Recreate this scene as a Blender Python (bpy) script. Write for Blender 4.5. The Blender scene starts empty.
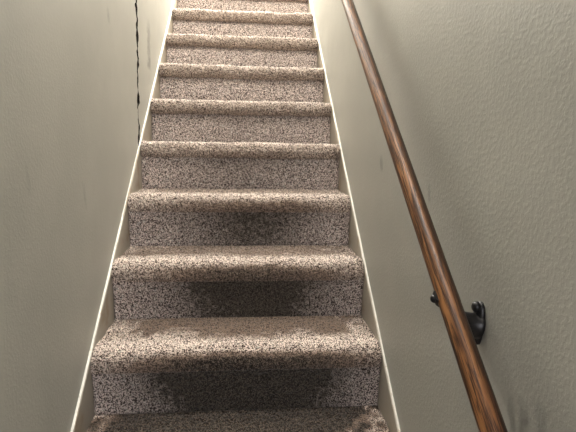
import bpy, bmesh, math
import numpy as np
from mathutils import Matrix, Vector

scene = bpy.context.scene
C = scene.collection

# ------------------------------------------------------------------ camera
FPX = 480.0
PIT, YAW, ROL = -0.146, 0.0894, 0.0155
CAM = Vector((0.0158, -1.4015, 0.8229))
cp, sp, cy, sy = math.cos(PIT), math.sin(PIT), math.cos(YAW), math.sin(YAW)
fwd = Vector((sy*cp, cy*cp, sp))
rgt = Vector((cy, -sy, 0))
upv = rgt.cross(fwd)
rgt, upv = (math.cos(ROL)*rgt + math.sin(ROL)*upv), (-math.sin(ROL)*rgt + math.cos(ROL)*upv)
cam = bpy.data.cameras.new('camera')
cam.sensor_width = 36.0
cam.lens = FPX/576*36
cam.clip_start = 0.02
camo = bpy.data.objects.new('camera', cam)
M = Matrix((rgt, upv, -fwd)).transposed().to_4x4()
M.translation = CAM
camo.matrix_world = M
C.objects.link(camo)
scene.camera = camo

# ------------------------------------------------------------------ light
w = bpy.data.worlds.new('world'); scene.world = w
w.use_nodes = True
w.node_tree.nodes['Background'].inputs[0].default_value = (0.5, 0.48, 0.45, 1)
w.node_tree.nodes['Background'].inputs[1].default_value = 0.0

def area(name, loc, size, power, col, target=None, sy_=None):
    l = bpy.data.lights.new(name, 'AREA'); l.energy = power; l.color = col
    l.shape = 'RECTANGLE' if sy_ else 'DISK'; l.size = size
    if sy_: l.size_y = sy_
    o = bpy.data.objects.new(name, l); o.location = loc
    d = (Vector(target) - Vector(loc)) if target else Vector((0, 0, -1))
    o.rotation_euler = d.to_track_quat('-Z', 'Y').to_euler()
    C.objects.link(o)
    return o
def bulb(name, loc, r, power, col):
    l = bpy.data.lights.new(name, 'POINT'); l.energy = power; l.color = col; l.shadow_soft_size = r
    o = bpy.data.objects.new(name, l); o.location = loc; C.objects.link(o)
bulb('stairwell_light', (0.0, -0.45, 4.85), 0.17, 205, (1.0, 0.96, 0.91))
bulb('lower_stair_fill', (0.0, 0.60, 2.75), 0.14, 30, (1.0, 0.96, 0.90))  # added fill to brighten the walls halfway up; no lamp hangs there
bulb('landing_light', (0.0, 2.62, 2.95), 0.24, 420, (1.0, 0.96, 0.90))
area('basement_light', (0.0, -3.7, 1.55), 0.6, 42, (0.95, 0.95, 1.0), target=(0, 0.2, 0.5))

vs = scene.view_settings
vs.view_transform = 'Standard'; vs.look = 'None'; vs.gamma = 1.0
vs.use_curve_mapping = False
vs.exposure = 0.0

# ------------------------------------------------------------------ sizes
RUN, RISE = 0.2564, 0.2076
SL = RISE/RUN
HW = 0.440                 # half width between the skirt boards
XW = 0.449                 # wall faces
WO = 0.1941                # skirt top edge height above y=0
N0, N1 = -3, 9             # first and last riser
ZF = RISE*N0               # basement floor
YL = RUN*N1                # landing edge
ZL = RISE*(N1+1)           # landing height
CEIL = 5.0
rng = np.random.default_rng(7)

# ------------------------------------------------------------------ helpers
def link(name, me, mat=None, parent=None, kind=None, smooth=False):
    o = bpy.data.objects.new(name, me); C.objects.link(o)
    for m in (mat if isinstance(mat, (list, tuple)) else [mat]):
        if m: me.materials.append(m)
    if parent:
        o.parent = parent
        o.matrix_parent_inverse = Matrix.Translation(-Vector(parent.location))
    if kind: o['kind'] = kind
    if smooth:
        for p in me.polygons: p.use_smooth = True
    return o

def pydata(name, vs_, fs, **k):
    me = bpy.data.meshes.new(name); me.from_pydata([tuple(v) for v in vs_], [], fs)
    bm = bmesh.new(); bm.from_mesh(me)
    bmesh.ops.recalc_face_normals(bm, faces=bm.faces[:])
    bm.to_mesh(me); bm.free()
    me.update()
    return link(name, me, **k)

def box(name, a, b, **k):
    x0, y0, z0 = a; x1, y1, z1 = b
    v = [(x0,y0,z0),(x1,y0,z0),(x1,y1,z0),(x0,y1,z0),(x0,y0,z1),(x1,y0,z1),(x1,y1,z1),(x0,y1,z1)]
    f = [(0,3,2,1),(4,5,6,7),(0,1,5,4),(1,2,6,5),(2,3,7,6),(3,0,4,7)]
    return pydata(name, v, f, **k)

class VNoise:
    """smooth 3-D value noise"""
    def __init__(s, seed, n=64):
        s.t = np.random.default_rng(seed).random((n, n, n)); s.n = n
    def __call__(s, P):
        i = np.floor(P).astype(int); f = P - i; f = f*f*(3-2*f)
        out = 0
        for dx in (0, 1):
            for dy in (0, 1):
                for dz in (0, 1):
                    wgt = (f[:, 0] if dx else 1-f[:, 0])*(f[:, 1] if dy else 1-f[:, 1])*(f[:, 2] if dz else 1-f[:, 2])
                    out = out + wgt*s.t[(i[:, 0]+dx) % s.n, (i[:, 1]+dy) % s.n, (i[:, 2]+dz) % s.n]
        return out*2-1
VN = VNoise(1); VN2 = VNoise(2); VN3 = VNoise(3)

# ------------------------------------------------------------------ materials
def mat(name):
    m = bpy.data.materials.new(name); m.use_nodes = True
    nt = m.node_tree
    return m, nt, nt.nodes['Principled BSDF']
def N(nt, t, **k):
    n = nt.nodes.new(t)
    for a, b in k.items(): setattr(n, a, b)
    return n
def math_(nt, op, a, b=None, c=None, clamp=False):
    n = N(nt, 'ShaderNodeMath', operation=op); n.use_clamp = clamp
    for i, v in enumerate((a, b, c)):
        if v is None: continue
        if isinstance(v, (int, float)): n.inputs[i].default_value = v
        else: nt.links.new(v, n.inputs[i])
    return n.outputs[0]
def mix(nt, fac, a, b):
    n = N(nt, 'ShaderNodeMix', data_type='RGBA')
    for s, v in ((n.inputs[0], fac), (n.inputs[6], a), (n.inputs[7], b)):
        if isinstance(v, tuple): s.default_value = (*v, 1)
        elif isinstance(v, (int, float)): s.default_value = v
        else: nt.links.new(v, s)
    return n.outputs[2]
def noise(nt, vec, scale, detail=2, rough=0.5):
    n = N(nt, 'ShaderNodeTexNoise'); n.inputs['Scale'].default_value = scale
    n.inputs['Detail'].default_value = detail; n.inputs['Roughness'].default_value = rough
    nt.links.new(vec, n.inputs['Vector'])
    return n.outputs['Fac']
def ramp(nt, f, lo, hi):
    n = N(nt, 'ShaderNodeMapRange'); nt.links.new(f, n.inputs[0])
    n.inputs[1].default_value = lo; n.inputs[2].default_value = hi
    n.interpolation_type = 'SMOOTHSTEP'
    return n.outputs[0]
def objco(nt):
    return N(nt, 'ShaderNodeTexCoord').outputs['Object']

def wall_material(name, col, bump, scratches=(), stain=None):
    m, nt, b = mat(name)
    co = objco(nt)
    big = noise(nt, co, 3.0, 4, 0.6)
    sc = N(nt, 'ShaderNodeMapping'); nt.links.new(co, sc.inputs[0]); sc.inputs['Scale'].default_value = (1, 14, 1.8)
    st = noise(nt, sc.outputs[0], 2.2, 5, 0.65)
    c = mix(nt, ramp(nt, big, 0.35, 0.7), tuple(v*0.94 for v in col), tuple(min(1, v*1.04) for v in col))
    c = mix(nt, math_(nt, 'MULTIPLY', ramp(nt, st, 0.62, 0.8), 0.28), c, tuple(v*0.55 for v in col))
    if scratches:
        sep = N(nt, 'ShaderNodeSeparateXYZ'); nt.links.new(co, sep.inputs[0])
        for (y0, z0, y1, z1, wd, dark) in scratches:
            # scuff along a near vertical segment
            t = math_(nt, 'DIVIDE', math_(nt, 'SUBTRACT', sep.outputs[2], z0), z1-z0)
            yl = math_(nt, 'MULTIPLY_ADD', t, y1-y0, y0)
            wob = math_(nt, 'MULTIPLY', math_(nt, 'SUBTRACT', noise(nt, co, 30, 3), 0.5), wd*1.6)
            d = math_(nt, 'ABSOLUTE', math_(nt, 'ADD', math_(nt, 'SUBTRACT', sep.outputs[1], yl), wob))
            k = math_(nt, 'SUBTRACT', 1.0, ramp(nt, d, wd*0.3, wd))
            inside = math_(nt, 'MULTIPLY', math_(nt, 'GREATER_THAN', t, 0.0), math_(nt, 'LESS_THAN', t, 1.0))
            k = math_(nt, 'MULTIPLY', k, inside)
            k = math_(nt, 'MULTIPLY', k, math_(nt, 'MULTIPLY', math_(nt, 'MULTIPLY', t, math_(nt, 'SUBTRACT', 1.0, t)), 4.0), clamp=True)
            k = math_(nt, 'MULTIPLY', k, math_(nt, 'MULTIPLY_ADD', noise(nt, co, 60, 2), 1.0, 0.1), clamp=True)
            c = mix(nt, math_(nt, 'MULTIPLY', k, dark), c, tuple(v*0.3 for v in col))
    if stain:
        c = mix(nt, math_(nt, 'MULTIPLY', ramp(nt, noise(nt, co, 9, 4, 0.6), 0.5, 0.68), 0.55), c, stain)
    nt.links.new(c, b.inputs['Base Color'])
    b.inputs['Roughness'].default_value = 0.46
    b.inputs['Specular IOR Level'].default_value = 0.35
    n1 = noise(nt, co, 120, 3, 0.55); n2 = noise(nt, co, 220, 2, 0.5)
    h = math_(nt, 'ADD', math_(nt, 'MULTIPLY', ramp(nt, n1, 0.42, 0.62), 0.7), math_(nt, 'MULTIPLY', n2, 0.45))
    bp = N(nt, 'ShaderNodeBump'); bp.inputs['Strength'].default_value = bump; bp.inputs['Distance'].default_value = 0.002
    nt.links.new(h, bp.inputs['Height']); nt.links.new(bp.outputs[0], b.inputs['Normal'])
    return m
WALL = (0.43, 0.420, 0.374)
m_wall_l = wall_material('beige_wall_paint_smooth', WALL, 0.12,
    [(1.061, 1.42, 1.050, 1.19, 0.05, 0.9), (1.058, 1.24, 1.040, 1.17, 0.05, 1.0), (0.35, 1.28, 0.36, 1.22, 0.02, 0.5),
     (0.02, 0.72, 0.04, 0.62, 0.015, 0.3), (-0.33, 0.78, -0.32, 0.70, 0.01, 0.3)])
m_wall_r = wall_material('beige_wall_paint_textured', WALL, 0.16,
    [(-0.30, 0.74, -0.31, 0.69, 0.012, 0.7), (-0.74, 0.44, -0.75, 0.33, 0.02, 0.8), (-0.70, 0.43, -0.72, 0.34, 0.014, 0.7),
     (-0.78, 0.46, -0.79, 0.36, 0.016, 0.6), (0.12, 0.80, 0.10, 0.74, 0.02, 0.7)])
m_skirt = wall_material('skirt_board_paint', (0.45, 0.41, 0.345), 0.08, stain=(0.30, 0.20, 0.11))
m_ceil = wall_material('ceiling_paint', (0.75, 0.73, 0.68), 0.2)

m_edge, nt, b = mat('white_edge_paint')
b.inputs['Roughness'].default_value = 0.4
co = objco(nt)
nt.links.new(mix(nt, ramp(nt, noise(nt, co, 40, 4), 0.62, 0.75), (0.88, 0.86, 0.79), (0.6, 0.52, 0.4)), b.inputs['Base Color'])

m_gap, nt, b = mat('dark_crack_inside'); b.inputs['Base Color'].default_value = (0.012, 0.009, 0.006, 1); b.inputs['Roughness'].default_value = 1

def carpet_material(name, base, fleck, wear_shade, wear_shade_fac):
    """base pile colour, dark flecks, and trodden-in dirt with painted shade (in attribute 'wear_shade')"""
    m, nt, b = mat(name)
    co = objco(nt)
    f1 = noise(nt, co, 300, 1, 0.5)
    f2 = noise(nt, co, 85, 3, 0.6)
    f3 = noise(nt, co, 150, 1, 0.5)
    f1 = math_(nt, 'ADD', math_(nt, 'MULTIPLY', f1, 0.66), math_(nt, 'MULTIPLY', f3, 0.34))
    c = mix(nt, ramp(nt, f1, 0.44, 0.56), fleck, base)
    c = mix(nt, math_(nt, 'MULTIPLY', ramp(nt, f2, 0.56, 0.72), 0.45), c, tuple(min(1, v*1.5) for v in base))
    at = N(nt, 'ShaderNodeAttribute', attribute_name='wear_shade')
    c = mix(nt, math_(nt, 'MULTIPLY', at.outputs['Fac'], wear_shade_fac, clamp=True), c,
            mix(nt, ramp(nt, f1, 0.36, 0.62), tuple(v*0.22 for v in wear_shade), tuple(v*1.55 for v in wear_shade)))
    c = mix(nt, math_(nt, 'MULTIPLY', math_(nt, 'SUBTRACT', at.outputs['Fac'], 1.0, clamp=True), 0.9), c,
            mix(nt, ramp(nt, f1, 0.5, 0.62), (0.010, 0.008, 0.006), (0.125, 0.10, 0.078)))  # near-black pile where dirt and painted shade are heaviest
    nt.links.new(c, b.inputs['Base Color'])
    b.inputs['Roughness'].default_value = 1.0
    b.inputs['Specular IOR Level'].default_value = 0.05
    b.inputs['Sheen Weight'].default_value = 0.15
    b.inputs['Sheen Roughness'].default_value = 0.6
    bp = N(nt, 'ShaderNodeBump'); bp.inputs['Strength'].default_value = 0.7; bp.inputs['Distance'].default_value = 0.004
    nt.links.new(f1, bp.inputs['Height']); nt.links.new(bp.outputs[0], b.inputs['Normal'])
    return m
m_tread = carpet_material('tread_carpet', (0.78, 0.655, 0.57), (0.040, 0.022, 0.016), (0.18, 0.130, 0.100), 1.0)
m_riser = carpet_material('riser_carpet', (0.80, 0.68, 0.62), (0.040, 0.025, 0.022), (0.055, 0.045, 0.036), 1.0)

# ------------------------------------------------------------------ setting
T = 0.10
def jagged(z):   # centre and half width (in y) of the crack in the left wall
    P = np.array([[z*9, 0.3, 0.7]]); Q = np.array([[z*38, 3.3, 1.7]]); S = np.array([[z*80, 5.3, 2.7]])
    c_ = 0.772 + (z-0.81)*0.066 + 0.012*VN(P)[0] + 0.016*VN(Q)[0] + 0.008*VN(S)[0]
    h_ = 0.014 + 0.015*VN2(Q)[0] + 0.014*VN2(S)[0]
    return c_, max(0.003, h_)
# left wall: two plaster sheets with an open, jagged joint 14 mm deep between them
zc0, zc1 = 0.74, CEIL
zz = np.concatenate([[ZF, 0.5], np.arange(zc0, 2.6, 0.008), [2.8, CEIL]])
vs_, fs = [], []
Y0, Y1 = -4.6, 3.6
for z in zz:
    c_, h_ = jagged(z)
    if z < zc0: h_ = 0.0005
    if z > 2.7: h_ = 0.01
    vs_ += [(-XW, Y0, z), (-XW, c_-h_, z), (-XW-0.014, c_-h_, z), (-XW-0.014, c_+h_, z), (-XW, c_+h_, z), (-XW, Y1, z), (-XW-T, Y1, z), (-XW-T, Y0, z)]
for i in range(len(zz)-1):
    for k in range(8):
        fs.append((8*i+k, 8*i+(k+1) % 8, 8*i+8+(k+1) % 8, 8*i+8+k))
fs += [tuple(range(8)), tuple(range(8*(len(zz)-1), 8*len(zz)))]
wl = pydata('wall_left', vs_, fs, mat=[m_wall_l, m_gap], kind='structure')
for p in wl.data.polygons:
    q = [wl.data.vertices[v].index % 8 for v in p.vertices]
    if len(q) == 4 and set(q) <= {1, 2, 3, 4}: p.material_index = 1
box('wall_right', (XW, Y0, ZF), (XW+T, Y1, CEIL), mat=m_wall_r, kind='structure')
box('wall_back', (-XW-T, Y0-T, ZF), (XW+T, Y0, CEIL), mat=m_wall_r, kind='structure')
box('wall_front', (-XW-T, Y1, ZL-0.2), (XW+T, Y1+T, CEIL), mat=m_wall_r, kind='structure')
box('ceiling', (-XW-T, -0.9, CEIL), (XW+T, Y1+T, CEIL+T), mat=m_ceil, kind='structure')
box('ceiling_basement', (-XW, Y0, 1.78), (XW, -0.9, 1.9), mat=m_ceil, kind='structure')
box('wall_header', (-XW, -1.0, 1.9), (XW, -0.9, CEIL), mat=m_wall_r, kind='structure')

m_conc, nt, b = mat('basement_floor_carpet')
nt.links.new(mix(nt, noise(nt, objco(nt), 120, 3), (0.14, 0.11, 0.09), (0.34, 0.28, 0.24)), b.inputs['Base Color']); b.inputs['Roughness'].default_value = 1
box('floor', (-XW-T, Y0-T, ZF-0.1), (XW+T, RUN*N1+0.02, ZF), mat=m_conc, kind='structure')

# ------------------------------------------------------------------ carpeted staircase
def carpet_strip(name, prof, step, n, thick_pts, material, wear_shade_fn, parent, amp, lump):
    """sweeps a (y,z) profile across the stair, roughens it into pile and closes it behind"""
    prof = np.array(prof, float)
    # resample by arc length
    seg = np.hypot(*np.diff(prof, axis=0).T); s = np.concatenate([[0], np.cumsum(seg)])
    m = max(6, int(s[-1]/step)); t = np.linspace(0, s[-1], m)
    P = np.stack([np.interp(t, s, prof[:, 0]), np.interp(t, s, prof[:, 1])], 1)
    tan = np.gradient(P, axis=0); tan /= np.linalg.norm(tan, axis=1)[:, None]
    nor = np.stack([-tan[:, 1], tan[:, 0]], 1)            # outward for profile order bottom -> back
    nor = np.stack([tan[:, 1]*-1, tan[:, 0]], 1)
    nx = int(2*(HW-0.0005)/step)
    X = np.linspace(-HW+0.0005, HW-0.0005, nx)
    G = np.zeros((m, nx, 3)); G[:, :, 0] = X[None]; G[:, :, 1] = P[:, None, 0]; G[:, :, 2] = P[:, None, 1]
    off = G.reshape(-1, 3) + np.array([0, RUN*n, RISE*n])
    # pile clumps + broad lumps; ends of the profile stay put
    d = amp*(0.9*VN(off/0.0062) + 0.35*VN2(off/0.0040)) + lump*(VN3(off/np.array([0.075, 0.03, 0.03])) + 0.6*VN(off/np.array([0.2, 0.1, 0.1]) + 5))
    d = d.reshape(m, nx)
    fade = np.minimum(1, np.minimum(np.arange(m), np.arange(m)[::-1])/3.0)
    d = d*fade[:, None]
    G[:, :, 1] += nor[:, None, 0]*d; G[:, :, 2] += nor[:, None, 1]*d
    jit = (rng.random((m, nx))-0.5)*step*0.5
    jit[:, 0] = jit[:, -1] = 0
    G[:, :, 0] += jit
    G[:, :, 1] += RUN*n; G[:, :, 2] += RISE*n
    V = G.reshape(-1, 3)
    idx = np.arange(m*nx).reshape(m, nx)
    F = np.stack([idx[:-1, :-1], idx[:-1, 1:], idx[1:, 1:], idx[1:, :-1]], -1).reshape(-1, 4)
    wear_shade = wear_shade_fn(off[:, 0], np.repeat(t, nx)/s[-1], off)
    me = bpy.data.meshes.new(name)
    k = len(V)
    back = [(X[e], a+RUN*n, c+RISE*n) for (a, c) in thick_pts for e in (0, -1)]
    allv = np.concatenate([V, np.array(back)])
    faces = [tuple(f) for f in F.tolist()]
    # closing strip at the back and the two ends
    nb = len(thick_pts)
    chain_l = [int(idx[-1, 0])] + [k+2*i for i in range(nb)] + [int(idx[0, 0])]
    faces.append(tuple([int(v) for v in idx[-1, :]] + [k+1, k]))
    for i in range(nb-1): faces.append((k+2*i, k+2*i+1, k+2*i+3, k+2*i+2))
    faces.append(tuple([k+2*nb-2, k+2*nb-1] + [int(v) for v in idx[0, ::-1]]))
    faces.append(tuple([int(v) for v in idx[:, 0]] + [k+2*i for i in range(nb)]))
    faces.append(tuple([int(v) for v in idx[::-1, -1]] + [k+2*i+1 for i in reversed(range(nb))]))
    me.from_pydata(allv.tolist(), [], faces)
    a = me.attributes.new('wear_shade', 'FLOAT', 'POINT')
    a.data.foreach_set('value', np.concatenate([wear_shade, np.zeros(len(back))]).astype(np.float32))
    me.update()
    return link(name, me, mat=material, parent=parent, smooth=True)

stair = bpy.data.objects.new('staircase', None); C.objects.link(stair)
stair.location = (0, RUN*N0, ZF)
stair['label'] = 'steep straight staircase covered in worn speckled brown-beige carpet'
stair['category'] = 'staircase'

OV = 0.023     # nosing overhang
RW = {-1: 1.6, 0: 1.55, 1: 1.2, 2: 0.85, 3: 0.5, 4: 0.25}  # strength of scuffs and painted shade per step
def riser_wear_shade_fn(n):
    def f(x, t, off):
        # scuffs and painted shade darken the middle of each riser, heavier lower down
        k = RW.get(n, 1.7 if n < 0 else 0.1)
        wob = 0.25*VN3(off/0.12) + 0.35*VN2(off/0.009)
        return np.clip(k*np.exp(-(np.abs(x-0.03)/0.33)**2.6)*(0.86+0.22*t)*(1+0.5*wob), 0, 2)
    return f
def tread_wear_shade_fn(n):
    def f(x, t, off):
        # brown dirt trodden into the back of each tread, thinner on the rolled nosing
        k = {-1: 2.5, 0: 1.15, 1: 0.95, 2: 0.7, 3: 0.5}.get(n, 2.5 if n < 0 else 0.25)  # on the lowest treads painted shade is added to the dirt
        wob = 0.10*VN3(off/0.10) + 0.10*VN2(off/0.025)
        sx = np.clip((0.45 - np.abs(x) + wob)/0.12, 0, 1)
        back = np.clip((t-(0.42 if n > -1 else 0.15)+wob)/0.22, 0, 1)
        nose = np.clip((0.27-t+wob*0.5)/0.06, 0, 1)*(0.45 if n > 2 else 0.15)
        # scuffs and painted shade of the riser run up onto the underside of the nosing
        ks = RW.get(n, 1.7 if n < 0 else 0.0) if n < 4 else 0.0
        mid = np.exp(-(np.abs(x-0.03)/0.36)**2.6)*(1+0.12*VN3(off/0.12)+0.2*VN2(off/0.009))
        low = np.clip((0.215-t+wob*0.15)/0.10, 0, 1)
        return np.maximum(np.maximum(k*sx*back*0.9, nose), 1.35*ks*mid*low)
    return f
for n in range(N0, N1+1):
    st = 0.0027 if -1 <= n <= 2 else (0.0034 if n <= 5 else 0.0042)
    zt = RISE
    # riser: front face rises to the underside of the nosing
    soft = {2: 0.9, 3: 0.45}.get(n, 1.0 if n < 3 else 0.0)      # the lower noses sag into the riser, the upper ones are rolled tight
    lerp = lambda p, q: p + (q-p)*soft
    rp = [(0.004, -0.004), (0.001, 0.01), (0.000, 0.05), (lerp(0, -0.001), zt-0.13), (lerp(0.003, -0.007), zt-0.085), (lerp(0.012, -0.0125), zt-0.0665)]
    carpet_strip('riser', rp, st, n, [(0.03, zt-0.06), (0.03, -0.004)], m_riser, riser_wear_shade_fn(n), stair, 0.0032, 0.0010)
    # tread with its nosing
    if n < N1:
        a = np.linspace(-0.5*math.pi, 0.5*math.pi, 14)
        R1, R2 = 0.030, 0.034
        nose = [(-OV+R1 - R1*math.cos(q), zt-0.037 + R2*math.sin(q)) for q in a][1:]
        roll = [(0.017, zt-0.0635), (0.016, zt-0.070)] + nose
        qa = np.linspace(-0.10*math.pi, 0.5*math.pi, len(nose))
        sag = [(-0.0125, zt-0.068), (-0.0135, zt-0.064)] + [(-0.0165+0.046*(1-math.cos(q)), zt-0.046 + 0.046*math.sin(q)) for q in qa]
        tp = [(lerp(p[0], q[0]), lerp(p[1], q[1])) for p, q in zip(roll, sag)]
        tp += [(0.06, zt), (0.12, zt-0.002), (0.20, zt-0.001), (RUN-0.006, zt), (RUN+0.001, zt+0.003)]
    carpet_strip('tread', tp, st, n, [(RUN+0.001, zt-0.03), (0.03, zt-0.05)], m_tread, tread_wear_shade_fn(n), stair, 0.0048, 0.0026 if n < 3 else 0.0036)
# landing carpet at the head of the stairs
box('floor_landing', (-XW, YL-OV, ZL-0.06), (XW, Y1, ZL), mat=m_conc, kind='structure')

# ------------------------------------------------------------------ skirt boards
def skirt(side, name):
    ya, yb = N0*RUN-0.05, YL-0.02
    hz = lambda y: WO + SL*y
    x0, x1 = side*(HW+0.001), side*(XW-0.0005)
    vs_ = []
    for x in (x0, x1):
        vs_ += [(x, ya, max(ZF+0.002, hz(ya)-0.38)), (x, ya, hz(ya)-0.002), (x, yb, hz(yb)-0.002), (x, yb, hz(yb)-0.38)]
    vs_ = [Vector(v) for v in vs_]
    fs = [(0,1,2,3),(4,5,6,7),(0,1,5,4),(1,2,6,5),(2,3,7,6),(3,0,4,7)]
    o = pydata(name, vs_, fs, mat=m_skirt, kind='structure')
    # painted top edge: a thin bead, uneven in width
    ys = np.arange(ya, yb, 0.012); vv, ff = [], []
    for i, y in enumerate(ys):
        wd = 0.0055 + 0.0012*VN(np.array([[y*25, 1.5, side*3]]))[0] + 0.0008*VN2(np.array([[y*70, 1.5, side*3]]))[0]
        if side < 0 and 0.44 < y < 0.76: wd = 0.0028
        if side > 0: wd *= 0.86
        xi, xo = side*(XW-0.0004-wd), side*(XW-0.0004)
        z = hz(y)
        vv += [(xi, y, z-0.002), (xi, y, z+0.0004), (side*(XW-0.0004-wd*0.6), y, z+0.0018), (xo, y, z+0.0024), (xo, y, z-0.002)]
    for i in range(len(ys)-1):
        for k in range(5): ff.append((5*i+k, 5*i+(k+1) % 5, 5*i+5+(k+1) % 5, 5*i+5+k))
    ff += [tuple(range(5)), tuple(range(5*len(ys)-5, 5*len(ys)))]
    e = pydata('top_edge', vv, ff, mat=m_edge, parent=o)
    e['label'] = 'thin white painted top edge'
skirt(-1, 'baseboard_left'); skirt(1, 'baseboard_right')

# ------------------------------------------------------------------ handrail
m_wood, nt, b = mat('stained_oak_rail')
co = objco(nt)
mp = N(nt, 'ShaderNodeMapping'); nt.links.new(co, mp.inputs[0]); mp.inputs['Scale'].default_value = (1, 1, 0.045)
g1 = noise(nt, mp.outputs[0], 330, 4, 0.65)
mp2 = N(nt, 'ShaderNodeMapping'); nt.links.new(co, mp2.inputs[0]); mp2.inputs['Scale'].default_value = (1, 1, 0.09)
g2 = noise(nt, mp2.outputs[0], 75, 3, 0.6)
c = mix(nt, ramp(nt, g2, 0.3, 0.7), (0.075, 0.029, 0.012), (0.30, 0.135, 0.05))
c = mix(nt, math_(nt, 'MULTIPLY', ramp(nt, g1, 0.44, 0.58), 0.93), c, (0.028, 0.012, 0.007))
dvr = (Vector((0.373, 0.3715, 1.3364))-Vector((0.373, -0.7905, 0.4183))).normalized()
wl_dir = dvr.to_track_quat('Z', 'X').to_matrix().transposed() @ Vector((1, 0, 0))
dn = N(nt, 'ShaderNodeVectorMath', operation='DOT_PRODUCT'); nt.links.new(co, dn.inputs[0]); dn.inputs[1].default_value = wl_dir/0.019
wall_side_shade = ramp(nt, math_(nt, 'ADD', dn.outputs['Value'], math_(nt, 'MULTIPLY', math_(nt, 'SUBTRACT', g2, 0.5), 1.6)), -0.15, 0.45)
c = mix(nt, math_(nt, 'MULTIPLY', wall_side_shade, 0.88), c, (0.016, 0.009, 0.006))   # shade painted into the wood colour on the wall side
nt.links.new(c, b.inputs['Base Color'])
b.inputs['Roughness'].default_value = 0.40
b.inputs['Specular IOR Level'].default_value = 0.28
bp = N(nt, 'ShaderNodeBump'); bp.inputs['Strength'].default_value = 0.25; bp.inputs['Distance'].default_value = 0.001; bp.invert = True
nt.links.new(g1, bp.inputs['Height']); nt.links.new(bp.outputs[0], b.inputs['Normal'])

m_iron, nt, b = mat('black_bracket_metal')
b.inputs['Base Color'].default_value = (0.012, 0.011, 0.011, 1); b.inputs['Metallic'].default_value = 0.3; b.inputs['Roughness'].default_value = 0.42

RX = 0.373
pa = Vector((RX, -0.7905, 0.4183)); pb = Vector((RX, 0.3715, 1.3364))
dv = (pb-pa).normalized()
RR = 0.0190
start = pa + dv*(-0.28); end = pa + dv*2.7
hr = bpy.data.objects.new('handrail', None); C.objects.link(hr); hr.location = start
hr['label'] = 'round brown oak handrail running up the right wall on a black bracket'
hr['category'] = 'handrail'
L = (end-start).length
bm = bmesh.new(); SEG = 40
prof = [(-0.0, 0.62), (0.0, 0.62), (0.002, 0.85), (0.006, 1.0)] + [(0.006+(L-0.012)*i/60, 1.0) for i in range(1, 60)] + [(L-0.006, 1.0), (L-0.002, 0.85), (L, 0.62)]
rings = []
for (s, k) in prof[1:]:
    ring = []
    for j in range(SEG):
        q = 2*math.pi*j/SEG
        ring.append(bm.verts.new((RR*k*math.cos(q), RR*k*math.sin(q), s)))
    rings.append(ring)
for r0, r1 in zip(rings, rings[1:]):
    for j in range(SEG): bm.faces.new((r0[j], r0[(j+1) % SEG], r1[(j+1) % SEG], r1[j]))
bm.faces.new(rings[0][::-1]); bm.faces.new(rings[-1])
me = bpy.data.meshes.new('rail'); bm.to_mesh(me); bm.free()
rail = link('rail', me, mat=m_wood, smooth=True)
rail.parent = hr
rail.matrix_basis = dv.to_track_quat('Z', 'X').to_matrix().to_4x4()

# bracket: wall plate, arm, saddle
def lathe_like(bm, pts, radii, seg=16, flat=(1, 1)):
    rings = []
    n = len(pts)
    for i, (p, r) in enumerate(zip(pts, radii)):
        p = Vector(p)
        t = (Vector(pts[min(i+1, n-1)])-Vector(pts[max(i-1, 0)])).normalized()
        u = t.cross(Vector((0, 1, 0)));  u = u.normalized() if u.length > 1e-3 else Vector((1, 0, 0))
        v = t.cross(u).normalized()
        rings.append([bm.verts.new(p + u*r*flat[0]*math.cos(2*math.pi*j/seg) + v*r*flat[1]*math.sin(2*math.pi*j/seg)) for j in range(seg)])
    for r0, r1 in zip(rings, rings[1:]):
        for j in range(seg): bm.faces.new((r0[j], r0[(j+1) % seg], r1[(j+1) % seg], r1[j]))
    bm.faces.new(rings[0][::-1]); bm.faces.new(rings[-1])
def done(bm, name, m, parent, smooth=True):
    bmesh.ops.recalc_face_normals(bm, faces=bm.faces[:])
    me = bpy.data.meshes.new(name); bm.to_mesh(me); bm.free()
    return link(name, me, mat=m, parent=parent, smooth=smooth)
BY = -0.588
railz = lambda y: pa.z + (y-pa.y)*dv.z/dv.y
# wall plate: teardrop outline, round head at the top, narrow foot, domed
bm = bmesh.new()
def outline(k):
    pts = []
    top, bot = 0.545, 0.462
    for i in range(28):
        q = 2*math.pi*i/28
        zc_ = 0.5*(top+bot)+0.5*(top-bot)*math.sin(q)*k
        u = (zc_-bot)/(top-bot)
        hwid = (0.0085 + 0.0105*max(0, min(1, u))**0.8)*k
        pts.append((BY+math.cos(q)*hwid*1.05, zc_))
    return pts
lay = [(XW-0.0002, 1.0), (XW-0.005, 1.0), (XW-0.009, 0.86), (XW-0.0115, 0.55)]
rings = [[bm.verts.new((x, *p)) for p in outline(k)] for x, k in lay]
for r0, r1 in zip(rings, rings[1:]):
    for j in range(28): bm.faces.new((r0[j], r0[(j+1) % 28], r1[(j+1) % 28], r1[j]))
bm.faces.new(rings[0]); bm.faces.new(rings[-1][::-1])
plate = done(bm, 'bracket', m_iron, hr)
bm = bmesh.new()
SY = BY - 0.020
zs = railz(SY) - RR/math.cos(math.atan2(dv.z, dv.y)) - 0.004
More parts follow.
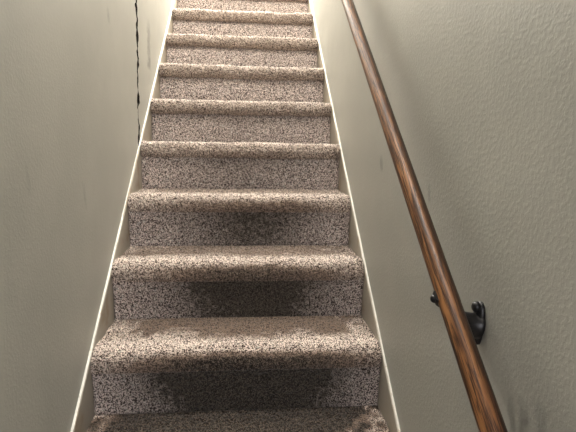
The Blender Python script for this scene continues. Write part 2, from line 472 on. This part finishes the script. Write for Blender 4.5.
lathe_like(bm, [(XW-0.005, BY, 0.500), (XW-0.020, BY, 0.503), (XW-0.040, BY-0.006, 0.514), (RX+0.016, SY, zs-0.012), (RX+0.004, SY, zs-0.004), (RX-0.004, SY, zs+0.001)],
           [0.026, 0.021, 0.0155, 0.012, 0.010, 0.008], flat=(1, 1))
bmesh.ops.subdivide_edges(bm, edges=bm.edges[:], cuts=1, smooth=0.4)
done(bm, 'arm', m_iron, plate)
bm = bmesh.new()    # screw boss on the plate head
lathe_like(bm, [(XW-0.006, BY+0.002, 0.534), (XW-0.014, BY+0.002, 0.534), (XW-0.017, BY+0.002, 0.534)], [0.0105, 0.0095, 0.005])
done(bm, 'screw', m_iron, plate)
bm = bmesh.new()    # saddle: strap cupping the underside of the rail, one end showing on the stair side
cs = []
SY = BY - 0.020
cen = Vector((RX, SY, railz(SY)))
e1 = Vector((1, 0, 0)); e2 = dv.cross(e1).normalized()
if e2.z < 0: e2 = -e2
for ri, ro in ((RR+0.0004, RR+0.005),):
    A = np.linspace(math.radians(172), math.radians(352), 20)
    secs = []
    for q in A:
        dr = e1*math.cos(q)+e2*math.sin(q)
        hl = 0.011
        secs.append([bm.verts.new(cen+dr*ri-dv*hl), bm.verts.new(cen+dr*ri+dv*hl), bm.verts.new(cen+dr*ro+dv*hl*0.8), bm.verts.new(cen+dr*ro-dv*hl*0.8)])
    for s0, s1 in zip(secs, secs[1:]):
        for j in range(4): bm.faces.new((s0[j], s0[(j+1) % 4], s1[(j+1) % 4], s1[j]))
    bm.faces.new(secs[0]); bm.faces.new(secs[-1][::-1])
sad = done(bm, 'saddle', m_iron, hr, smooth=False)
bm = bmesh.new()
kp = cen + (e1*math.cos(math.radians(200))+e2*math.sin(math.radians(200)))*(RR+0.002)
lathe_like(bm, [kp+Vector((0.004, 0, 0)), kp-Vector((0.003, 0, 0)), kp-Vector((0.007, 0, 0)), kp-Vector((0.009, 0, 0))], [0.0075, 0.0078, 0.006, 0.003])
done(bm, 'screw', m_iron, sad)
